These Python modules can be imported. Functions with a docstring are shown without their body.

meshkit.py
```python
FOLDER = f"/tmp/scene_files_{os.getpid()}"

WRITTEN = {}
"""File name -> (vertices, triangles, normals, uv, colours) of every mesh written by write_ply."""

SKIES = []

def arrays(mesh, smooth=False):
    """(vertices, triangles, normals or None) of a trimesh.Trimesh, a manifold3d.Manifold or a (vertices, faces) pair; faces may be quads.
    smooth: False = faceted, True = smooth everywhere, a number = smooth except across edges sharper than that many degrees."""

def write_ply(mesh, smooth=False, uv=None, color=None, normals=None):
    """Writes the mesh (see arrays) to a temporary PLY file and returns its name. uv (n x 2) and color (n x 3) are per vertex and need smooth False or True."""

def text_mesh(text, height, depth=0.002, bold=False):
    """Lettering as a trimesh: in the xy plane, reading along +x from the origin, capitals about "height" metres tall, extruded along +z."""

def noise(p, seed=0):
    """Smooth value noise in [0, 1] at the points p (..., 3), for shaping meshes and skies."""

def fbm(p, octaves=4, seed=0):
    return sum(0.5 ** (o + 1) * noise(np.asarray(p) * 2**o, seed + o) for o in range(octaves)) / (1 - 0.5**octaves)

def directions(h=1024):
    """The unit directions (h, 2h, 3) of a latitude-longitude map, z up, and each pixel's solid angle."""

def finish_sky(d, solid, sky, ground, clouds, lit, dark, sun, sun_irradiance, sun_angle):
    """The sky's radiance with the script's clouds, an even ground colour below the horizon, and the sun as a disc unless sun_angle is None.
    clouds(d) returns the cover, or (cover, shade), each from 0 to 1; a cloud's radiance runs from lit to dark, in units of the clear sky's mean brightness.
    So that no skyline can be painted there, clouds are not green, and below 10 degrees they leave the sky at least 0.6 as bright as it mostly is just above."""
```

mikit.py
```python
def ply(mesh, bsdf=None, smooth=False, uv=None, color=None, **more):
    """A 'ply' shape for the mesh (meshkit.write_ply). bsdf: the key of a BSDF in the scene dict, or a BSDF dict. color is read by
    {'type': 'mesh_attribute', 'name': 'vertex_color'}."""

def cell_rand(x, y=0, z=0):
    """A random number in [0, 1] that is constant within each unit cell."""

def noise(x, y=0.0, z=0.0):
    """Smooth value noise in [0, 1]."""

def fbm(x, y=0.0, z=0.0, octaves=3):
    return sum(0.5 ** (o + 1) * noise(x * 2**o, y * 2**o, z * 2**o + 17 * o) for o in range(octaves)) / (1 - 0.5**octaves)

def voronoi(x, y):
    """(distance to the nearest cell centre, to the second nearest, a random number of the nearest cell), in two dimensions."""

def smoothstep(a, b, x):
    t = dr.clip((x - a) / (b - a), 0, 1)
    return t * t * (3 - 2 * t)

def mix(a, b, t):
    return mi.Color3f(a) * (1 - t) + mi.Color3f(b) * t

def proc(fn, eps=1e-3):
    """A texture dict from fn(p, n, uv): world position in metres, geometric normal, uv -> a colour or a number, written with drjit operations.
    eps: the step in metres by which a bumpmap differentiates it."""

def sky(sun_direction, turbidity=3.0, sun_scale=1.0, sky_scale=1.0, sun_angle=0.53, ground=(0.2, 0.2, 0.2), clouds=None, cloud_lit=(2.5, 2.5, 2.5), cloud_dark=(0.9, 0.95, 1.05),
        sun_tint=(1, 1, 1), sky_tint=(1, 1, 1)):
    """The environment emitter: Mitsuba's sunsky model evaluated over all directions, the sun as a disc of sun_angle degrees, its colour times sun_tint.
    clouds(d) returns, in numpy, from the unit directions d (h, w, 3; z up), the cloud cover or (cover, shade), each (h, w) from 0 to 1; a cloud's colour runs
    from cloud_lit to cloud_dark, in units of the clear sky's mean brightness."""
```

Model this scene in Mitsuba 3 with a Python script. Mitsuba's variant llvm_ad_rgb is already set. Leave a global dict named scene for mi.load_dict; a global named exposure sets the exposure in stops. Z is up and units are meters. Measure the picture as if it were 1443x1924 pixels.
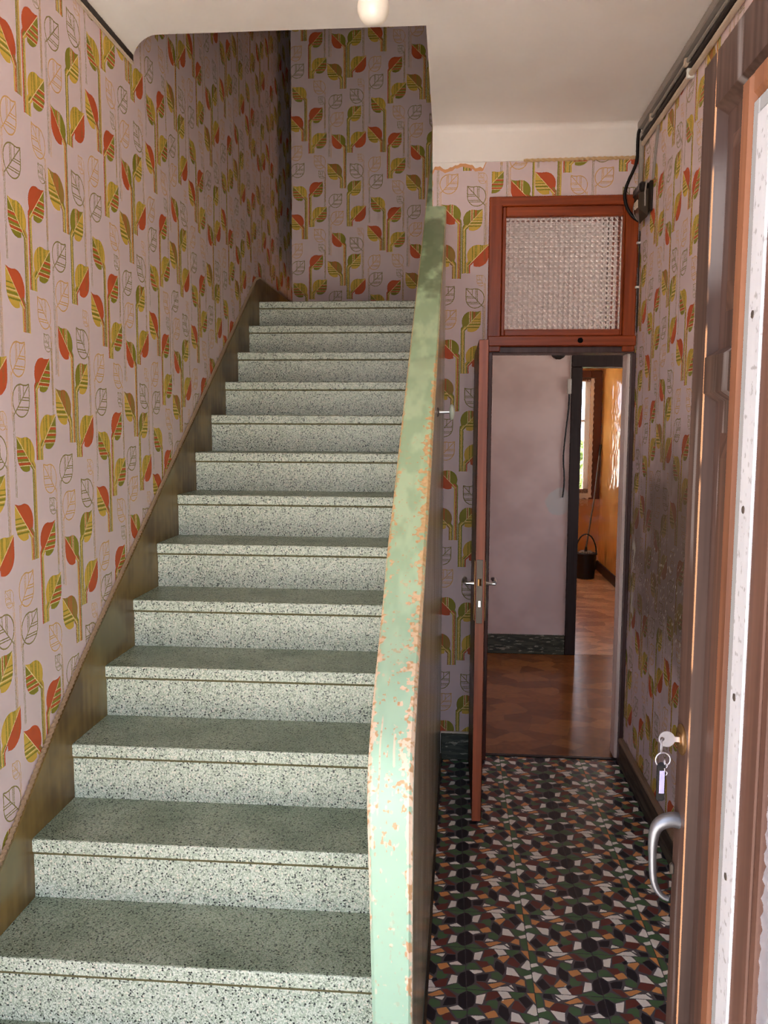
import math, random
import numpy as np, trimesh, shapely, drjit as dr, mitsuba as mi, mikit
import manifold3d as m3
from shapely.geometry import Polygon, box as sbox, LineString, Point
from shapely import affinity
from shapely.ops import unary_union
from mikit import noise, fbm, voronoi, cell_rand, smoothstep, mix
mi.set_log_level(mi.LogLevel.Error)
T = mi.ScalarTransform4f
scene, labels = {}, {}

# ------------------------------------------------------------------ camera
F, W, H = 1556.0, 1443, 1924
PITCH, YAW, ROLL = 0.0995, -0.0793, 0.0047
CAM = np.array([0, 0, 1.683])
_f = np.array([math.sin(YAW) * math.cos(PITCH), math.cos(YAW) * math.cos(PITCH), -math.sin(PITCH)])
_x = np.array([math.cos(YAW), -math.sin(YAW), 0]); _u = np.cross(_x, _f)
_up = -math.sin(ROLL) * _x + math.cos(ROLL) * _u
scene['camera'] = {'type': 'perspective', 'fov_axis': 'x', 'fov': 2 * math.degrees(math.atan(W / 2 / F)),
                   'near_clip': 0.02, 'far_clip': 300.0,
                   'to_world': T().look_at(CAM.tolist(), (CAM + _f).tolist(), _up.tolist())}
# ------------------------------------------------------------------ light: overcast daylight through the open front door and the windows
def clouds(d):
    return np.ones(d.shape[:2]), np.full(d.shape[:2], 0.0)
scene['sky'] = mikit.sky((-0.72, 0.05, 0.69), turbidity=3.0, sun_scale=1.25, sky_scale=1.0, sun_tint=(0.92, 1.0, 1.1), ground=(0.35, 0.35, 0.35), clouds=clouds,
                         cloud_lit=(0.92, 1.03, 1.26), cloud_dark=(0.9, 0.95, 1.0))
exposure = 4.8

# ------------------------------------------------------------------ dimensions
XL, XR, YE, YF, ZC = -1.185, 0.885, 4.13, 0.48, 3.12
RISE, RUN, NOSE = 0.175, 0.2625, 1.628
YB = 5.72                      # back wall of the stairwell
ZTOP = 5.3

# ------------------------------------------------------------------ helpers
def srgb(*c):
    c = np.array(c, float) / 255
    return np.where(c <= 0.04045, c / 12.92, ((c + 0.055) / 1.055) ** 2.4).tolist()
def key_for(k):
    if k not in scene and not any(q.startswith(k + '__') for q in scene) and k not in labels: return k
    i = 1
    while f'{k}_{i:03d}' in scene or f'{k}_{i:03d}' in labels or any(q.startswith(f'{k}_{i:03d}__') for q in scene): i += 1
    return f'{k}_{i:03d}'
def put(name, mesh, bsdf, parent=None, smooth=False, **kw):
    k = key_for(parent + '__' + name if parent else name)
    scene[k] = mikit.ply(mesh, bsdf, smooth=smooth, **kw)
    return k
def thing(name, label, cat, group=None):
    k = key_for(name); labels[k] = {'label': label, 'category': cat}
    if group: labels[k]['group'] = group
    return k
def struct(name, label=None):
    labels[name] = {'kind': 'structure'}
    if label: labels[name]['label'] = label
    return name
def lab(k, label): labels.setdefault(k, {})['label'] = label
def cat(*ms): return trimesh.util.concatenate([tm(m) for m in ms])
def tm(m):
    if hasattr(m, 'to_mesh'):
        q = m.to_mesh(); return trimesh.Trimesh(q.vert_properties[:, :3], q.tri_verts, process=False)
    return m
def hull(pts): return m3.Manifold.hull_points(np.asarray(pts, float))
def bx(x0, x1, y0, y1, z0, z1, c=0.0):
    """box with chamfered edges"""
    if c <= 0: return hull([(x, y, z) for x in (x0, x1) for y in (y0, y1) for z in (z0, z1)])
    P = []
    for x, sx in ((x0, 1), (x1, -1)):
        for y, sy in ((y0, 1), (y1, -1)):
            for z, sz in ((z0, 1), (z1, -1)):
                P += [(x, y + sy * c, z + sz * c), (x + sx * c, y, z + sz * c), (x + sx * c, y + sy * c, z)]
    return hull(P)
def mf(mesh):
    return m3.Manifold(m3.Mesh(np.asarray(mesh.vertices, np.float32), np.asarray(mesh.faces, np.uint32)))
def extr(poly, axis, a, b):
    """shapely polygon extruded: axis 'x' -> poly in (y,z); 'y' -> (x,z); 'z' -> (x,y), from a to b"""
    m = trimesh.creation.extrude_polygon(poly, b - a, engine='earcut')
    v = m.vertices.copy()
    if axis == 'x': m.vertices = np.stack([v[:, 2] + a, v[:, 0], v[:, 1]], 1)
    elif axis == 'y': m.vertices = np.stack([v[:, 0], b - v[:, 2], v[:, 1]], 1)
    else: m.vertices = v + [0, 0, a]
    return m
def tube(pts, r, n=10, caps=True):
    p = np.asarray(pts, float); r = np.broadcast_to(r, (len(p),))
    t = np.gradient(p, axis=0); t /= np.linalg.norm(t, axis=1, keepdims=True)
    a = np.cross(t[0], [0, 0, 1.0] if abs(t[0][2]) < 0.9 else [1.0, 0, 0]); a /= np.linalg.norm(a)
    V = []
    for i in range(len(p)):
        a = a - t[i] * (a @ t[i]); a /= np.linalg.norm(a); b = np.cross(t[i], a)
        ang = np.arange(n) * 2 * math.pi / n
        V.append(p[i] + r[i] * (np.cos(ang)[:, None] * a + np.sin(ang)[:, None] * b))
    V = np.concatenate(V); Fc = []
    for i in range(len(p) - 1):
        for j in range(n):
            k = (j + 1) % n
            Fc += [(i * n + j, i * n + k, i * n + n + k), (i * n + j, i * n + n + k, i * n + n + j)]
    if caps:
        for j in range(1, n - 1):
            Fc += [(0, j + 1, j), ((len(p) - 1) * n, (len(p) - 1) * n + j, (len(p) - 1) * n + j + 1)]
    return trimesh.Trimesh(V, Fc, process=False)
def smooth_path(pts, n=40):
    from scipy.interpolate import CubicSpline
    p = np.asarray(pts, float); s = np.r_[0, np.cumsum(np.linalg.norm(np.diff(p, axis=0), axis=1))]
    return CubicSpline(s, p)(np.linspace(0, s[-1], n))
def lathe(prof, n=24, axis='z', at=(0, 0, 0)):
    m = trimesh.creation.revolve(np.asarray(prof, float), sections=n)
    v = m.vertices
    if axis == 'x': m.vertices = np.stack([v[:, 2], v[:, 0], v[:, 1]], 1)
    elif axis == 'y': m.vertices = np.stack([v[:, 0], v[:, 2], v[:, 1]], 1)
    m.vertices = m.vertices + np.asarray(at, float)
    m.fix_normals()
    return m

# ------------------------------------------------------------------ materials
def two(b): return {'type': 'twosided', 'b': b}
def rgb(c): return {'type': 'rgb', 'value': list(c)}
def principled(color, rough=0.6, spec=0.5, **k):
    return two({'type': 'principled', 'base_color': color if isinstance(color, dict) else rgb(color), 'roughness': rough, 'specular': spec, **k})
def mat(name, b): scene[name] = b; return name
def plain(name, c, rough=0.5, spec=0.5, **k): return mat(name, principled(srgb(*c), rough, spec, **k))

def wood(c1, c2, axis, scale=1.0):
    A, B = srgb(*c1), srgb(*c2)
    def fn(p, n, uv):
        q = [p.x, p.y, p.z]; l = q.pop(axis)
        g = fbm(q[0] * 90 * scale, q[1] * 90 * scale, l * 3.0, 3)
        g2 = fbm(q[0] * 14, q[1] * 14, l * 1.6 + 7, 2)
        return mix(A, B, smoothstep(0.25, 0.75, 0.55 * g + 0.45 * g2))
    return mikit.proc(fn)

def terrazzo():
    base, base2 = srgb(188, 196, 174), srgb(168, 177, 154)
    def fn(p, n, uv):
        u, v = p.x, p.y * 1.0 + p.z
        d1, d2, r1 = voronoi(u * 260, v * 260)
        e1, e2, r2 = voronoi(u * 130 + 31, v * 130 + 7)
        c = mix(base, base2, fbm(u * 60, v * 60, 0, 2))
        light = dr.select(r1 > 0.52, 1.0, 0.0) * smoothstep(0.62, 0.38, d1)
        c = mix(c, srgb(226, 226, 212), light * 0.85)
        dark = dr.select(r1 < 0.17, 1.0, 0.0) * smoothstep(0.60, 0.40, d1)
        c = mix(c, srgb(70, 74, 68), dark * 0.8)
        big = dr.select(r2 < 0.11, 1.0, 0.0) * smoothstep(0.40, 0.26, e1)
        c = mix(c, srgb(44, 46, 42), big)
        bw = dr.select(r2 > 0.88, 1.0, 0.0) * smoothstep(0.40, 0.26, e1)
        c = mix(c, srgb(230, 222, 205), bw)
        # flat tread tops: wear and dirt, plus their dimmer light painted in, stains towards the back of the flight
        top = smoothstep(0.6, 0.9, n.z)
        grime = fbm(u * 7 + 3, p.y * 9, 0, 3)
        c = mix(c, c * mi.Color3f(srgb(132, 145, 134)), top * (0.55 + 0.45 * grime))
        sp = smoothstep(0.030, 0.012, dr.sqrt(dr.square((p.x + 1.06) / 1.5) + dr.square(p.y - 1.715)) + 0.02 * fbm(p.x * 60, p.y * 60, 0, 2)) * dr.select(p.z < 0.36, 1.0, 0.0)
        return mix(c, srgb(92, 82, 58), sp * 0.8)
    return mikit.proc(fn)
mat('terrazzo', principled(terrazzo(), 0.38, 0.45))
plain('joint_dirt_shade', (104, 96, 66), 0.8, 0.2)  # dirt in the joint, painted darker for the shadow under the nosings

def plaster(c, c2, s=2.0):
    A, B = srgb(*c), srgb(*c2)
    def fn(p, n, uv): return mix(A, B, smoothstep(0.3, 0.75, fbm(p.x * s, p.y * s, p.z * s, 4)))
    return mikit.proc(fn)
mat('ceiling_paint', principled(plaster((238, 230, 224), (228, 218, 211), 1.7), 0.7, 0.25))
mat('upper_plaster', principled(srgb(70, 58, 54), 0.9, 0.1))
mat('outside_wall', principled(srgb(200, 192, 178), 0.9, 0.1))
mat('ground', principled(srgb(188, 188, 188), 0.9, 0.1))

def pink_wall():
    def fn(p, n, uv):
        c = mix(srgb(214, 194, 188), srgb(198, 176, 170), smoothstep(0.3, 0.7, fbm(p.x * 4, p.y * 4, p.z * 4, 4)))
        d = dr.sqrt(dr.square((p.x - 0.80) / 0.9) + dr.square(p.z - 1.16)) + 0.05 * fbm(p.x * 12, 3, p.z * 12, 3)
        return mix(c, srgb(196, 192, 188), smoothstep(0.135, 0.115, d))
    return mikit.proc(fn)
mat('pink_plaster', principled(pink_wall(), 0.8, 0.2))

vcol = {'type': 'mesh_attribute', 'name': 'vertex_color'}
mat('paper', principled(vcol, 0.62, 0.3))
# the right wall's paper: a hand-grime patch beside the door and chips of plaster showing through
def grime_w(p, n, uv):
    a = fbm(p.y * 5, 1.0, p.z * 5, 4)
    d = dr.sqrt(dr.square((p.y - 3.25) / 1.3) + dr.square((p.z - 1.15) / 0.55))
    return dr.clip(smoothstep(1.15, 0.35, d + 0.7 * (a - 0.5)), 0, 1) * 0.82
def chip_w(p, n, uv):
    d1, d2, r = voronoi(p.y * 26, p.z * 20)
    zone = smoothstep(0.75, 0.35, dr.sqrt(dr.square((p.y - 3.35) / 1.2) + dr.square((p.z - 0.98) / 0.45)))
    dots = dr.select(r > 0.83, 1.0, 0.0) * smoothstep(0.26, 0.16, d1 + 0.2 * noise(p.y * 120, 0, p.z * 120))
    strip = smoothstep(0.06, 0.03, dr.abs(p.y - 4.02) + 0.06 * fbm(p.y * 20, 2, p.z * 16, 3)) * smoothstep(0.55, 0.75, p.z) * smoothstep(1.25, 1.1, p.z) * smoothstep(0.42, 0.56, fbm(p.y * 34, 0, p.z * 22, 2))
    d3, d4, r3 = voronoi(p.y * 60 + p.z * 40, p.z * 34)
    scr = dr.select(r3 > 0.72, 1.0, 0.0) * smoothstep(0.3, 0.15, d3) * 0.5
    return dr.clip(zone * dr.maximum(dots, scr) + strip, 0, 1)
mat('grimy_paper', {'type': 'blendbsdf', 'weight': mikit.proc(chip_w),
    'a': {'type': 'blendbsdf', 'weight': mikit.proc(grime_w), 'a': principled(vcol, 0.62, 0.3), 'b': principled(srgb(92, 74, 48), 0.45, 0.4)},
    'b': principled(srgb(205, 198, 180), 0.8, 0.2)})

def skirt_paint():
    def fn(p, n, uv):
        g = fbm(p.y * 7, p.x, p.z * 7, 4)
        s = fbm(p.y * 55, 3, p.z * 5, 2)
        c = mix(srgb(122, 98, 52), srgb(88, 64, 32), smoothstep(0.3, 0.7, g * 0.75 + s * 0.25))
        return mix(c, srgb(124, 122, 92), smoothstep(0.6, 0.75, fbm(p.y * 3 + 4, 1, p.z * 4, 3)) * 0.5)
    return mikit.proc(fn)
mat('skirt_paint', principled(skirt_paint(), 0.4, 0.5))
mat('rope', principled(srgb(150, 124, 98), 0.7, 0.2))
mat('rope_tan', principled(srgb(205, 172, 128), 0.7, 0.2))

SK = 0.0118
def green_paint():
    def fn(p, n, uv):
        xl, xr = -0.1817 + SK * p.y, -0.0813 + SK * p.y
        lo = smoothstep(1.5, 0.9, p.z)
        xl2 = xl + 0.012 * smoothstep(2.1, 1.5, p.y)
        e = dr.minimum(p.x - xl2, xr - p.x)
        side = dr.select(dr.abs(n.x) > 0.75, 1.0, 0.0)                          # on the flat sides paint is lost only close to the top edge
        e = dr.select(side > 0.5, dr.maximum((0.6764 * p.y - 0.037 - p.z) * 0.83, 0.0) + 0.004, e)
        t = p.y + p.z
        nz = fbm(p.x * 85, t * 55, 1.0, 5)
        nz2 = fbm(p.x * 130 + 9, t * 95, 2.0, 2)
        zone = smoothstep(2.1, 1.45, p.z) * (0.35 + 0.65 * smoothstep(0.62, 1.0, p.z))
        edge = smoothstep(0.0035, -0.002, e - 0.0015 - 0.075 * dr.maximum(nz - 0.44 + 0.05 * smoothstep(0.03, 0.07, p.x - xl2), 0.0) * zone * (0.7 + 0.9 * smoothstep(0.02, 0.06, p.x - xl2)))
        g = mix(srgb(188, 209, 168), srgb(170, 195, 154), smoothstep(0.35, 0.65, fbm(p.x * 30, t * 8, 0, 3)))
        g = mix(g, srgb(160, 190, 166), lo)                                     # bluer green lower down, over the front end
        g = mix(g, srgb(112, 128, 92), smoothstep(1.7, 2.3, p.z) * smoothstep(0.45, 0.7, fbm(p.x * 12, t * 5, 5, 4)) * 0.8)
        # scratches and chips on the worn bend
        band = smoothstep(0.72, 0.9, p.z) * smoothstep(1.25, 1.12, p.z)
        chips = smoothstep(0.635, 0.68, nz * 0.55 + nz2 * 0.45) * dr.clip(band + 0.25 * smoothstep(1.7, 1.2, p.z), 0, 1)
        sx = (p.x - xl) + 0.004 * noise(t * 14)
        lines = smoothstep(0.0022, 0.0012, dr.abs(sx - 0.034)) + smoothstep(0.003, 0.0015, dr.abs(sx - 0.062) + 0.004 * smoothstep(0.45, 0.6, noise(t * 23 + 5)))
        lines = lines * smoothstep(0.60, 0.68, p.z) * smoothstep(1.18, 1.10, p.z) * smoothstep(0.25, 0.45, noise(t * 9 + 3))
        dots = smoothstep(0.76, 0.80, fbm(p.x * 95 + 3, t * 60, 7, 2)) * smoothstep(1.9, 1.4, p.z) * 0.8
        bare = mix(srgb(222, 192, 140), srgb(196, 156, 98), nz2)
        bare = mix(bare, mix(srgb(222, 198, 176), srgb(186, 146, 108), smoothstep(0.52, 0.72, nz2)), lo)
        c = mix(g, bare, dr.clip(edge + chips * 0.8 * (1 - side) + lines * 0.7 * (1 - side) + dots * 0.6 * (1 - side), 0, 1))
        low = smoothstep(0.10, 0.02, dr.maximum(p.z - 0.9, 0.0))
        return c
    return mikit.proc(fn)
mat('green_paint', principled(green_paint(), 0.45, 0.4))
def side_paint():
    def fn(p, n, uv):
        s = 0.35 * fbm(p.y * 70, 0, p.z * 2.2, 3) + 0.65 * fbm(p.y * 6, 1, p.z * 2.2, 3)
        c = mix(srgb(142, 138, 120), srgb(166, 162, 142), smoothstep(0.35, 0.7, s))
        c = mix(c, srgb(190, 186, 172), smoothstep(0.80, 0.83, fbm(p.y * 120, 4, p.z * 5, 2)) * smoothstep(1.2, 0.8, p.z))
        teal = smoothstep(0.012, 0.0, p.z - (2.9 - p.y) * 0.085 - 0.008 * fbm(p.y * 40, 0, p.z * 40, 2))
        return mix(c, srgb(110, 142, 138), teal)
    return mikit.proc(fn)
mat('side_paint', principled(side_paint(), 0.16, 0.7))

mat('frame_wood', principled(wood((158, 70, 28), (116, 44, 16), 2), 0.35, 0.5))
mat('frame_wood_x', principled(wood((158, 70, 28), (116, 44, 16), 0), 0.35, 0.5))
mat('dark_wood', principled(wood((92, 42, 24), (58, 24, 14), 2), 0.35, 0.5))
mat('edge_wood', principled(wood((176, 92, 54), (132, 62, 36), 2), 0.4, 0.5))
mat('black_wood', principled(wood((44, 32, 30), (30, 20, 19), 2), 0.4, 0.4))
mat('pale_jamb', principled(wood((240, 220, 210), (208, 182, 170), 2), 0.45, 0.4))  # worn pale paint, raised further for back-room light on the jamb
mat('jamb_purple', principled(wood((84, 62, 60), (62, 42, 40), 2), 0.4, 0.4))
mat('door_brown', principled(wood((98, 68, 56), (70, 46, 38), 2), 0.5, 0.4))
def worn_door():
    A, B = srgb(86, 63, 55), srgb(60, 41, 35)
    def fn(p, n, uv):
        g = 0.55 * fbm(p.x * 90, p.y * 90, p.z * 3.0, 3) + 0.45 * fbm(p.x * 14, p.y * 14, p.z * 1.6 + 7, 2)
        c = mix(A, B, smoothstep(0.25, 0.75, g))
        c = mix(c, srgb(150, 140, 138), smoothstep(0.60, 0.78, fbm(p.y * 40, 2, p.z * 2.5, 3)) * 0.5)
        e = smoothstep(0.0022, 0.0008, dr.abs(p.y - 1.2505)) * smoothstep(0.30, 0.42, fbm(p.y * 5, 0, p.z * 8, 3)) * smoothstep(0.3685, 0.3675, p.x)
        return mix(c, srgb(206, 152, 112), e)
    return mikit.proc(fn)
mat('door_dark', principled(worn_door(), 0.45, 0.4))
mat('door_orange', principled(wood((134, 86, 60), (98, 59, 41), 2), 0.5, 0.4))
mat('door_face', principled(wood((112, 76, 62), (84, 55, 45), 2), 0.5, 0.4))
plain('dark_gap', (14, 10, 9), 0.9, 0.1)
def alu():
    def fn(p, n, uv):
        c = mix(srgb(200, 197, 199), srgb(184, 181, 184), fbm(p.y * 60, p.x * 60, p.z * 9, 3))
        return mix(c, srgb(120, 112, 108), smoothstep(0.66, 0.80, fbm(p.y * 160, 0, p.z * 110, 3)) * 0.5)
    return mikit.proc(fn)
mat('white_alu', principled(alu(), 0.4, 0.5))
plain('grey_alu', (150, 148, 148), 0.4, 0.5)
plain('screw_steel', (104, 92, 86), 0.4, 0.5, metallic=0.6)
plain('aluminium', (140, 140, 146), 0.42, 0.5, metallic=0.9)
plain('chrome', (200, 200, 200), 0.12, 0.5, metallic=1.0)
plain('dull_steel', (104, 94, 86), 0.42, 0.5, metallic=0.7)
plain('nickel', (205, 200, 206), 0.28, 0.5, metallic=0.7)
plain('brass', (150, 112, 70), 0.3, 0.5, metallic=0.8)
plain('black_plastic', (20, 18, 20), 0.35, 0.5)
plain('lilac_paper', (178, 168, 214), 0.4, 0.5)
plain('bucket_black', (16, 13, 13), 0.4, 0.5)
plain('bakelite', (30, 24, 20), 0.25, 0.6)
plain('bakelite_brown', (52, 38, 24), 0.2, 0.6)
plain('cable_grey', (150, 140, 132), 0.6, 0.3)
plain('cable_dark', (52, 44, 40), 0.6, 0.3)
plain('cable_beige', (200, 180, 160), 0.6, 0.3)
plain('cable_black', (14, 10, 9), 0.5, 0.4)
plain('clip_white', (222, 220, 214), 0.5, 0.4)
plain('switch_plastic', (188, 182, 174), 0.4, 0.5)
plain('mint_enamel', (198, 208, 190), 0.3, 0.5)
plain('lace', (236, 226, 216), 0.8, 0.2)
plain('white_paint', (225, 222, 214), 0.5, 0.4)
plain('window_wood', (96, 48, 26), 0.4, 0.4)
plain('mop_grey', (150, 142, 132), 0.9, 0.1)
mat('opal', two({'type': 'principled', 'base_color': rgb(srgb(232, 222, 208)), 'roughness': 0.12, 'specular': 0.6, 'clearcoat': 0.6, 'clearcoat_gloss': 0.95}))
def orange_wall():
    def fn(p, n, uv):
        c = mix(srgb(214, 158, 88), srgb(200, 138, 70), smoothstep(0.3, 0.7, fbm(p.x * 3, p.y * 3, p.z * 3, 3)))
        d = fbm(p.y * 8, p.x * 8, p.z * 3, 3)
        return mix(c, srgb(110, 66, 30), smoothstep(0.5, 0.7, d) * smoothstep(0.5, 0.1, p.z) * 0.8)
    return mikit.proc(fn)
def orange_bump(p, n, uv): return fbm(p.x * 9, p.y * 9, p.z * 9, 2) * 0.012
mat('orange_gloss', two({'type': 'bumpmap', 'tex': mikit.proc(orange_bump, eps=4e-3), 'scale': 1.0,
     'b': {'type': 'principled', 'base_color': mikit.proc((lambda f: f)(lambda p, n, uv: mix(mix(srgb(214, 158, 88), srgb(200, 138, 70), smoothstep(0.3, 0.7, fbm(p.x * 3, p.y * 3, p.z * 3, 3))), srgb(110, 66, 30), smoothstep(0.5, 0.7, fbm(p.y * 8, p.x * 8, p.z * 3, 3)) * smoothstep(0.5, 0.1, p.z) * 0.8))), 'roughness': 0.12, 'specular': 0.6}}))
def lino(A, B, C):
    A, B, C = srgb(*A), srgb(*B), srgb(*C)
    def fn(p, n, uv):
        w = 0.25 * fbm(p.x * 9, p.y * 9, 3, 3)
        d1, d2, r = voronoi(p.x / 0.17 + w, p.y / 0.12 + w)
        c = mix(A, B, smoothstep(0.0, 0.7, r)); c = mix(c, C, dr.select(r > 0.74, 0.8, 0.0))
        c = c * (0.82 + 0.36 * fbm(p.x * 45, p.y * 45, 0, 3))
        return c * (0.86 + 0.14 * smoothstep(0.0, 0.06, d2 - d1))
    return mikit.proc(fn)
mat('lino', principled(lino((122, 73, 32), (104, 59, 24), (138, 88, 42)), 0.2, 0.4))
mat('lino_lit', principled(lino((182, 136, 98), (160, 114, 80), (200, 156, 116)), 0.24, 0.6))  # lino copy paled to stand for window light on the kitchen floor
def marble_dark():
    def fn(p, n, uv):
        g = fbm(p.x * 18 + p.z * 20, p.y * 18, p.z * 60, 4)
        c = mix(srgb(46, 52, 42), srgb(70, 74, 60), smoothstep(0.35, 0.65, g))
        return mix(c, srgb(150, 148, 132), smoothstep(0.62, 0.70, fbm(p.x * 24 + 5, p.y * 24, p.z * 90, 3)) * 0.8)
    return mikit.proc(fn)
mat('marble_dark', principled(marble_dark(), 0.35, 0.5))
def dark_skirt():
    def fn(p, n, uv):
        g = fbm(p.y * 5, p.x * 5, p.z * 40, 4)
        return mix(srgb(70, 60, 46), srgb(44, 36, 30), smoothstep(0.35, 0.65, g))
    return mikit.proc(fn)
mat('dark_skirt', principled(dark_skirt(), 0.45, 0.4))
plain('skirt_ledge', (128, 106, 84), 0.5, 0.4)
plain('plaster_white', (220, 206, 190), 0.8, 0.2)
plain('torn_orange', (214, 156, 110), 0.8, 0.2)
plain('grout', (70, 66, 70), 0.5, 0.4)
def tile_bsdf(): return two({'type': 'principled', 'base_color': vcol, 'roughness': 0.28, 'specular': 0.32})
mat('cement_tile', tile_bsdf())
mat('clear_glass', {'type': 'thindielectric'})
mat('pattern_glass', {'type': 'roughdielectric', 'int_ior': 1.5, 'alpha': 0.03})
plain('leaf_green', (176, 200, 128), 0.6, 0.3)
plain('stem_brown', (80, 60, 40), 0.8, 0.2)

# ------------------------------------------------------------------ wallpaper print, in strips 0.53 m wide
PINK = (214, 192, 192)
COL = dict(m=(204, 168, 70), o=(138, 130, 46), r=(190, 84, 50), b=(158, 122, 62), c=(232, 208, 160), d=(140, 124, 70), t=(206, 160, 98))
def tear(mirror=False):
    c = Point(.5, .5).buffer(.5, quad_segs=8)
    p = unary_union([c, Polygon([(.5, .97), (.82, .98), (1, 1.02), (1, .5), (.5, .5)])])
    return p
LEAF = tear()
UP, LO = Polygon([(-.3, -.3), (1.3, 1.3), (-.3, 1.3)]), Polygon([(-.3, -.3), (1.3, 1.3), (1.3, -.3)])
def xf(g, mirror, u, v, w, h):
    if mirror: g = affinity.scale(g, -1, 1, origin=(0.5, 0))
    return affinity.translate(affinity.scale(g, w, h, origin=(0, 0)), u, v)
def half(which, fill, stripes=()):
    g = LEAF.intersection(UP if which == 'u' else LO)
    if which == 'l': g = g.difference(sbox(-.1, -.1, .30, .18))
    out = [(g, fill, 1)]
    for c, a, b in stripes:
        s = sbox(a, -.2, b, 1.3) if which == 'u' else sbox(-.2, a, 1.3, b)
        q = g.intersection(s)
        if q.area > 1e-4: out.append((q, c, 2))
    return out
LINE = [(LineString([(.04, .04), (.99, .99)]).buffer(.013, cap_style=2), 'c', 3)]
V = lambda c, *xs: [(c, x - .018, x + .018) for x in xs]
def stripes_h(*spec): return [(c, a, b) for c, a, b in spec]
OLV = V('r', .45, .62, .68) + V('c', .4, .5)
MUS = V('o', .25, .38, .44, .62, .7)
BRN = V('r', .4, .5, .62) + V('o', .3, .72)
HM = stripes_h(('o', .20, .25), ('o', .33, .40), ('c', .29, .31), ('o', .47, .50), ('c', .43, .45), ('o', .60, .63))
HG = stripes_h(('c', .17, .19), ('r', .20, .27), ('c', .28, .30), ('r', .38, .44), ('c', .45, .47), ('r', .56, .63), ('c', .64, .66))
SETS = {'A1u': half('u', 'r') + half('l', 'o', HG), 'A1l': half('u', 'm', MUS) + half('l', 'o', HG),
        'A2u': half('u', 'o', OLV) + half('l', 'm', HM), 'A2l': half('u', 'm', MUS) + half('l', 'r'),
        'B1u': half('u', 'o', OLV) + half('l', 'r'), 'B1l': half('u', 'b', BRN) + half('l', 'm', HM),
        'B2u': half('u', 'm', MUS) + half('l', 'o', HG), 'B2l': half('u', 'r') + half('l', 'm', HM)}
STEMC = {'A1u': 'rom', 'A1l': 'mom', 'A2u': 'omo', 'A2l': 'mor', 'B1u': 'orm', 'B1l': 'omb', 'B2u': 'mbo', 'B2l': 'brm'}
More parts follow.
